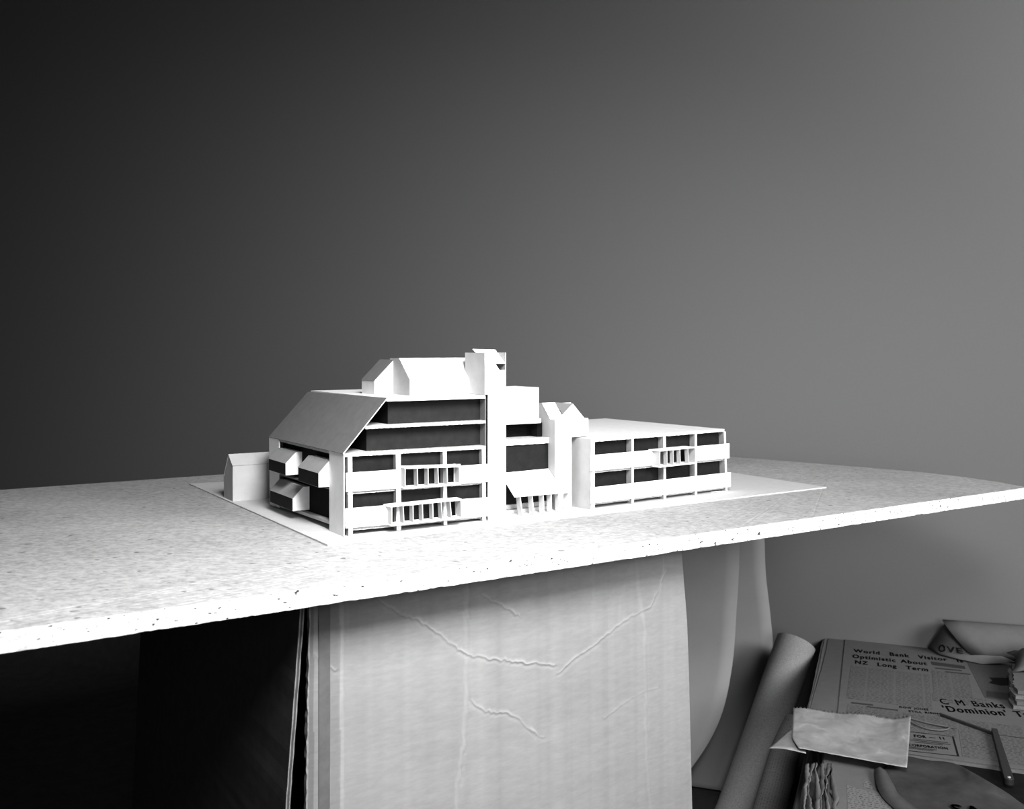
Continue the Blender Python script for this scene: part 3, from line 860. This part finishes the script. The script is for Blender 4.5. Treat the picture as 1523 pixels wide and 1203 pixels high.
rinv = (Matrix.Translation(root.location) @ Matrix.Rotation(-WA, 4, 'Z')).inverted()
def root_child(o):
    o.parent = root; o.matrix_parent_inverse = rinv; return o
root_child(flat_sheet('lower_leaf', up_pts, zc + .0002, M_NEWS, t=.0014))
root_child(flat_sheet('torn_leaf', tp_pts, zc + .0026, M_NEWS, t=.0014))
root_child(flat_sheet('print_column', [(0.0835, 0.692), (0.106, 0.699), (0.123, 0.706), (0.150, 0.728), (0.168, 0.85), (0.093, 0.85)], zc + .0042, M_PRINT_BIG, t=.0002))
root_child(flat_sheet('print_column', [(0.1035, 0.660), (0.111, 0.662), (0.121, 0.690), (0.106, 0.684)], zc + .0018, M_PRINT_BIG, t=.0002))
# loose leaf edges along the left of that leaf
def standing_leaves():
    root = empty('newspaper', SW(.06, .74, zc), -WA)
    tag(root, 'newspaper with loose curled leaf edges standing up left of the torn text leaf', 'newspaper', 'newspapers in the pile')
    inv = (Matrix.Translation(root.location) @ Matrix.Rotation(-WA, 4, 'Z')).inverted()
    for k in range(6):
        p0 = .020 + .0075 * k
        hgt = .006 + .002 * k
        rows = [[], [], []]
        w_ = 0.0
        for i in range(45):
            q = .640 + .23 * i / 44
            w_ = w_ * .85 + random.uniform(-.0005, .0005)
            b = p0 + .07 * (q - .60) + w_ * .6
            lean = .003 + .003 * math.sin(q * 30 + k * 2)
            rows[0].append(SW(b, q, zc + .0005))
            rows[1].append(SW(b + lean * .3 - .0015 + w_, q, zc + hgt * .6))
            rows[2].append(SW(b + lean + w_ * 2, q, zc + hgt * (.8 + .12 * math.sin(q * 40 + k)) + random.uniform(-.0004, .0004)))
        o = grid_mesh('leaf', rows, M_NEWS if k % 2 else M_NEWS_EDGE, None, .0009)
        o.parent = root; o.matrix_parent_inverse = inv
standing_leaves()

# dark sheets to the right, in front of the headline page
bk = flat_sheet('black_paper', [(0.155, 0.5535), (0.60, 0.5525), (0.62, 0.88), (0.19, 0.88)], zc, M_KRAFT_D, t=.0016)
tag(bk, 'flat black paper sheet showing beside the dark tool, in front of the headline page', 'paper sheet')
def bag():
    # wrapping paper with one long raised fold running to the right
    top = [(.1287, .6234), (.1513, .5590), (.1917, .5580), (.2258, .5575), (.2483, .5918), (.2720, .6214), (.2911, .6422), (.3079, .6608)]
    mid = [(.1340, .6400), (.1600, .5900), (.1940, .5860), (.2280, .5820), (.2470, .6130), (.2690, .6380), (.2905, .6510), (.3075, .6690)]
    va = [(.1408, .6585), (.1675, .6245), (.1968, .6244), (.2294, .6181), (.2456, .6342), (.2652, .6548), (.2894, .6599), (.3061, .6779)]
    low = [(.1497, .6993), (.1730, .6791), (.1926, .6776), (.2227, .6655), (.2436, .6656), (.2655, .6716), (.2877, .6772), (.3052, .6863)]
    bot = [(.1800, .7800), (.1980, .7750), (.2100, .7700), (.2330, .7600), (.2530, .7580), (.2720, .7580), (.2920, .7580), (.3120, .7580)]
    hz = [(.003, .003, .003, .004, .006, .006, .004, .003), (.005, .006, .007, .011, .017, .016, .010, .004), (.004, .005, .004, .009, .013, .013, .008, .003), (.006, .008, .010, .011, .011, .010, .007, .004), (.008, .010, .012, .013, .013, .012, .010, .008)]
    rows = []
    for r_, z_ in zip((top, mid, va, low, bot), hz):
        rows.append(smooth_edge([(p, q, zc + z) for (p, q), z in zip(r_, z_)], 6))
    cols = list(zip(*rows))
    fine = [smooth_edge(c, 6) for c in cols]
    R = [[SW(*p) for p in r_] for r_ in zip(*fine)]
    o = grid_mesh('wrapping_paper', R, M_KRAFT, None, .0006)
    tag(o, 'dark rumpled wrapping paper with a long raised fold in front of the headline page', 'wrapping paper')
    # two big printed letters low on the paper
    def keep(x):
        x.parent = o; return x
    lettering('SA', .2180, .7480, .2570, .7400, .026, keep, 'printed_letters', M_INK, zc + .0142, .03)
bag()
# pale cut strip of the wrapping paper's own edge
st = [[SW(*p) for p in smooth_edge(r_, 6)] for r_ in (
    [(.1178, .622, zc + .006), (.1216, .6776, zc + .007), (.1301, .7179, zc + .007), (.1456, .7488, zc + .007), (.1578, .7772, zc + .007)],
    [(.1255, .625, zc + .010), (.1330, .6776, zc + .011), (.1405, .7120, zc + .011), (.1570, .7430, zc + .011), (.1720, .7710, zc + .011)],
    [(.1335, .630, zc + .008), (.1445, .6771, zc + .009), (.1510, .7067, zc + .010), (.1685, .7357, zc + .010), (.1866, .7658, zc + .010)])]
o = grid_mesh('paper_strip', st, card('buff_strip', .11, .1, 60), None, .0006)
tag(o, 'narrow curved grey paper strip beside the torn text leaf, under the bag corner', 'paper strip')

# glassine bag lying across the pile
def glass_bag():
    root = empty('paper_bag', SW(0.07, 0.53, PILE), -WA)
    tag(root, 'small pale glassine paper bag with pinked mouth lying across pile and printed roll', 'paper bag')
    inv = (Matrix.Translation(root.location) @ Matrix.Rotation(-WA, 4, 'Z')).inverted()
    TL, TR, BR, BL = Vector((-.014, .441)), Vector((.1695, .4235)), Vector((.162, .629)), Vector((-.0335, .6135))
    ML = Vector((-.0025, .578))
    nu, nv = 60, 26
    rows = []
    for j in range(nv + 1):
        t = j / nv
        row = []
        for i in range(nu + 1):
            s_ = i / nu
            l = TL.lerp(ML, t / .75) if t < .75 else ML.lerp(Vector((.011, .617)), (t - .75) / .25)
            r_ = TR.lerp(BR, t)
            p = l.lerp(r_, s_)
            if j == 0:
                p = p + Vector((random.uniform(-.0006, .0006), (.0042 if i % 2 else -.0042) + random.uniform(-.003, .003)))
            z = PILE + .006 + .003 * math.sin(s_ * 5 + 1) * math.sin(t * 3.14) + .0016 * math.sin(s_ * 13 + t * 7) * (1 - t) + random.uniform(-.0003, .0003) + .006 * max(0, s_ - .85) * (1 - t) * 6 + .003 * max(0, t - .8) * 5
            row.append(SW(p.x, p.y, z))
        rows.append(row)
    o = grid_mesh('front_leaf', rows, M_GLASSINE, None, .0004)
    o.parent = root; o.matrix_parent_inverse = inv
    rows = []
    for j in range(9):
        t = j / 8
        row = []
        for i in range(13):
            s_ = i / 12
            l = Vector((-.009, .520)).lerp(BL, t)
            r_ = Vector((.006, .522)).lerp(Vector((.022, .6185)), t)
            p = l.lerp(r_, s_)
            row.append(SW(p.x, p.y, PILE + .0035 + .0018 * math.sin(s_ * 4) - .004 * (1 - s_) + .001 * t))
        rows.append(row)
    o = grid_mesh('gusset_corner', rows, M_GLASSINE, None, .0004)
    o.parent = root; o.matrix_parent_inverse = inv
glass_bag()

# rubber band
lp = []
for k in range(49):
    a = 2 * math.pi * k / 48
    p = 0.1945 + 0.0315 * math.cos(a); q = 0.4270 + 0.013 * math.sin(a) + 0.009 * math.cos(a) - .006 * math.cos(2 * a)
    lp.append(SW(p, q, PILE + .0028))
o = tube('rubber_band', lp, [.0013] * 49, M_RUBBER, None, 8, caps=False)
tag(o, 'thin dull rubber band lying in a long loop on the headline page', 'rubber band')

# hinged tool
tl = empty('hinged_tool', SW(.2915, .52, PILE), -WA)
tag(tl, 'dark two-armed hinged tool with a rivet lying across the page edge', 'tool')
tinv = (Matrix.Translation(tl.location) @ Matrix.Rotation(-WA, 4, 'Z')).inverted()
def bar(name, a, b, w0, w1, z, h, mat):
    a = Vector(a); b = Vector(b)
    d = (b - a).normalized(); n = Vector((-d.y, d.x))
    ring = [a + n * w0, a - n * w0, b - n * w1]
    for k in range(1, 8):
        t_ = -math.pi / 2 + math.pi * k / 8
        ring.append(b + d * (w1 * math.cos(t_)) + n * (w1 * math.sin(t_)))
    ring.append(b + n * w1)
    V = [SW(p.x, p.y, z) for p in ring] + [SW(p.x, p.y, z + h) for p in ring]
    k = len(ring)
    F = [tuple(range(k)), tuple(range(2 * k - 1, k - 1, -1))] + [(i, (i + 1) % k, k + (i + 1) % k, k + i) for i in range(k)]
    me = bpy.data.meshes.new(name); me.from_pydata([tuple(p) for p in V], [], F)
    bm = bmesh.new(); bm.from_mesh(me); bmesh.ops.recalc_face_normals(bm, faces=bm.faces)
    bmesh.ops.bevel(bm, geom=[e for e in bm.edges], offset=.0006, segments=1, affect='EDGES')
    bm.to_mesh(me); bm.free()
    o = link(name, me, mat, None)
    o.parent = tl; o.matrix_parent_inverse = tinv
    return o
bar('arm', (.2157, .3729), (.2922, .4300), .0022, .0026, PILE + .0008, .004, M_TOOL)
hb = bar('handle', (.2915, .424), (.2945, .612), .0042, .0062, PILE + .0010, .009, M_TOOL)
rv = tube('rivet', [SW(.2945, .612, PILE + .009), SW(.2945, .612, PILE + .0115)], [.0026, .0022], M_PAPER_B, None, 14)
rv.parent = tl; rv.matrix_parent_inverse = tinv

# newspapers behind, against the wall on the right
def rolled():
    R0 = []
    n = 16
    # loose roll of newspaper lying on the pile along the wall
    ax0, ax1 = Vector((.232, .020, PILE + .036)), Vector((.52, .004, PILE + .040))
    root = empty('newspaper_roll', SW(.232, .02, PILE), -WA)
    tag(root, 'loosely rolled newspaper with open end lying on the pile along the wall', 'newspaper', 'newspapers in the pile')
    inv = (Matrix.Translation(root.location) @ Matrix.Rotation(-WA, 4, 'Z')).inverted()
    rows = []
    for i in range(9):
        t = i / 8
        row = []
        for k in range(31):
            a = math.radians(-65 + 330 * k / 30)
            r_ = .032 + .003 * k / 30
            c = ax0.lerp(ax1, t)
            cut = (1 - t) * .055 * (0.5 + 0.5 * math.cos(a - 1.9))
            row.append(SW(c.x + cut * 0 + (.06 * (0.5 - 0.5 * math.sin(a)) * (1 - t)), c.y - r_ * math.cos(a), c.z + r_ * math.sin(a)))
        rows.append(row)
    o = grid_mesh('outer_sheet', rows, M_NEWS, None, .0006)
    o.parent = root; o.matrix_parent_inverse = inv
    # the leaf folded out of its open end
    fl = [[SW(*p) for p in smooth_edge(r_, 5)] for r_ in (
        [(.206, -.008, PILE + .004), (.232, .004, PILE + .050), (.240, .004, PILE + .066)],
        [(.226, .030, PILE + .003), (.250, .034, PILE + .028), (.268, .030, PILE + .048)],
        [(.262, .050, PILE + .003), (.290, .046, PILE + .014), (.318, .040, PILE + .022)],
        [(.300, .060, PILE + .002), (.330, .056, PILE + .006), (.360, .050, PILE + .010)])]
    o2 = grid_mesh('inner_leaf', fl, M_NEWS, None, .0006)
    o2.parent = root; o2.matrix_parent_inverse = inv
    def keep(x):
        x.parent = root; x.matrix_parent_inverse = inv; return x
    t_ = lettering('OVE', 0, 0, .1, 0, .07, keep, 'printed_letters', M_INK)
    nr, ncol = len(fl) - 1, len(fl[0]) - 1
    xs = [v.co.copy() for v in t_.data.vertices]
    o0 = SW(0, 0, PILE + .0005)
    for v, c in zip(t_.data.vertices, xs):
        d_ = c - o0
        tx, ty = d_.dot(WP) / .1, d_.dot(-WQ) / .1
        ra, cb = 0.80 + tx * .95 - ty * .40, 0.6 + tx * 2.4 + ty * 2.2
        ra = min(max(ra, 0), nr - 1e-3); cb = min(max(cb, 0), ncol - 1e-3)
        i, j = int(ra), int(cb); f, g = ra - i, cb - j
        P_ = (fl[i][j] * (1 - f) + fl[i + 1][j] * f) * (1 - g) + (fl[i][j + 1] * (1 - f) + fl[i + 1][j + 1] * f) * g
        v.co = P_ + WQ * .0022 + Vector((0, 0, .0030))
    return root
rolled()
def crumpled_right():
    root = empty('newspaper', SW(.36, .2, PILE), -WA)
    tag(root, 'crumpled torn-edged newspaper on the right of the headline page, over its picture', 'newspaper', 'newspapers in the pile')
    inv = (Matrix.Translation(root.location) @ Matrix.Rotation(-WA, 4, 'Z')).inverted()
    def keep(x):
        x.parent = root; x.matrix_parent_inverse = inv; return x
    base = [(.337, .143), (.335, .190), (.332, .238), (.327, .261), (.332, .296)]
    def torn(dp, dq):
        e = []
        for a, b in zip(base[:-1], base[1:]):
            e += jag((a[0] + dp, a[1] + dq), (b[0] + dp, b[1] + dq), 4, .0018)
        return e + [(.45, .28 + dq), (.45, .12 + dq)]
    for k, (dp, dq, z) in enumerate(((0, 0, .0008), (.004, -.004, .0075), (.002, -.012, .0145), (.008, -.02, .0215))):
        keep(flat_sheet('torn_leaf', torn(dp, dq), PILE + z, M_NEWS if k % 2 else M_NEWS_EDGE, t=.0062))
    rows = []
    for t in range(13):
        f = t / 12
        row = []
        for u in range(9):
            g = u / 8
            p = .340 + .012 * math.sin(f * 3) + .11 * g
            q = .178 - .105 * f
            z = .028 + (.030 * math.sin(min(1, f * 1.15) * math.pi * .8) + .010 * math.sin(g * 4 + f * 3)) * min(1, g * 4 + .25)
            row.append(SW(p, q, PILE + z))
        rows.append(row)
    keep(grid_mesh('folded_leaf', rows, M_NEWS, None, .0008))
crumpled_right()

# ------------------------------------------------------------------ light
def area(name, loc, target, sx, sy, power, spread=180):
    l = bpy.data.lights.new(name, 'AREA')
    l.shape = 'RECTANGLE'; l.size = sx; l.size_y = sy; l.energy = power; l.spread = math.radians(spread)
    o = bpy.data.objects.new(name, l); COL.objects.link(o)
    o.location = loc
    o.rotation_euler = (Vector(target) - Vector(loc)).to_track_quat('-Z', 'Y').to_euler()
    return o
area('work_lamp', (0.22, 0.24, 1.56), (-0.13, 1.06, 0.66), 0.45, 0.45, 14.0, 105)
area('wall_fill', (1.95, 0.05, 1.65), (0.95, 2.0, 1.15), 0.9, 1.0, 25, 105)  # unseen light added at the right to shape the falloff across the wall
area('front_fill', (0.60, -0.90, 1.05), (0.85, 1.90, 0.25), 0.8, 0.8, 4.2, 70)  # unseen fill light added behind the camera to lift papers and rolls
w = bpy.data.worlds.new('room_air'); S.world = w
w.use_nodes = True
w.node_tree.nodes['Background'].inputs['Color'].default_value = (1, 1, 1, 1)
w.node_tree.nodes['Background'].inputs['Strength'].default_value = 0.02

# ------------------------------------------------------------------ camera
cd = bpy.data.cameras.new('camera')
cd.sensor_fit = 'HORIZONTAL'; cd.sensor_width = 36.0
cd.lens = 36.0 * 1425 / 1523
cd.shift_x = 0.0
cd.shift_y = -81.5 / 1523
cd.clip_start = 0.01; cd.clip_end = 50
cd.dof.use_dof = True; cd.dof.focus_distance = 1.24; cd.dof.aperture_fstop = 10
cam = bpy.data.objects.new('camera', cd); COL.objects.link(cam)
cam.location = (0, 0, ZB + 0.223)
cam.rotation_euler = (math.radians(90), 0, 0)
S.camera = cam
S.view_settings.view_transform = 'Standard'
S.view_settings.look = 'None'
S.view_settings.exposure = 0.0
S.view_settings.gamma = 0.8
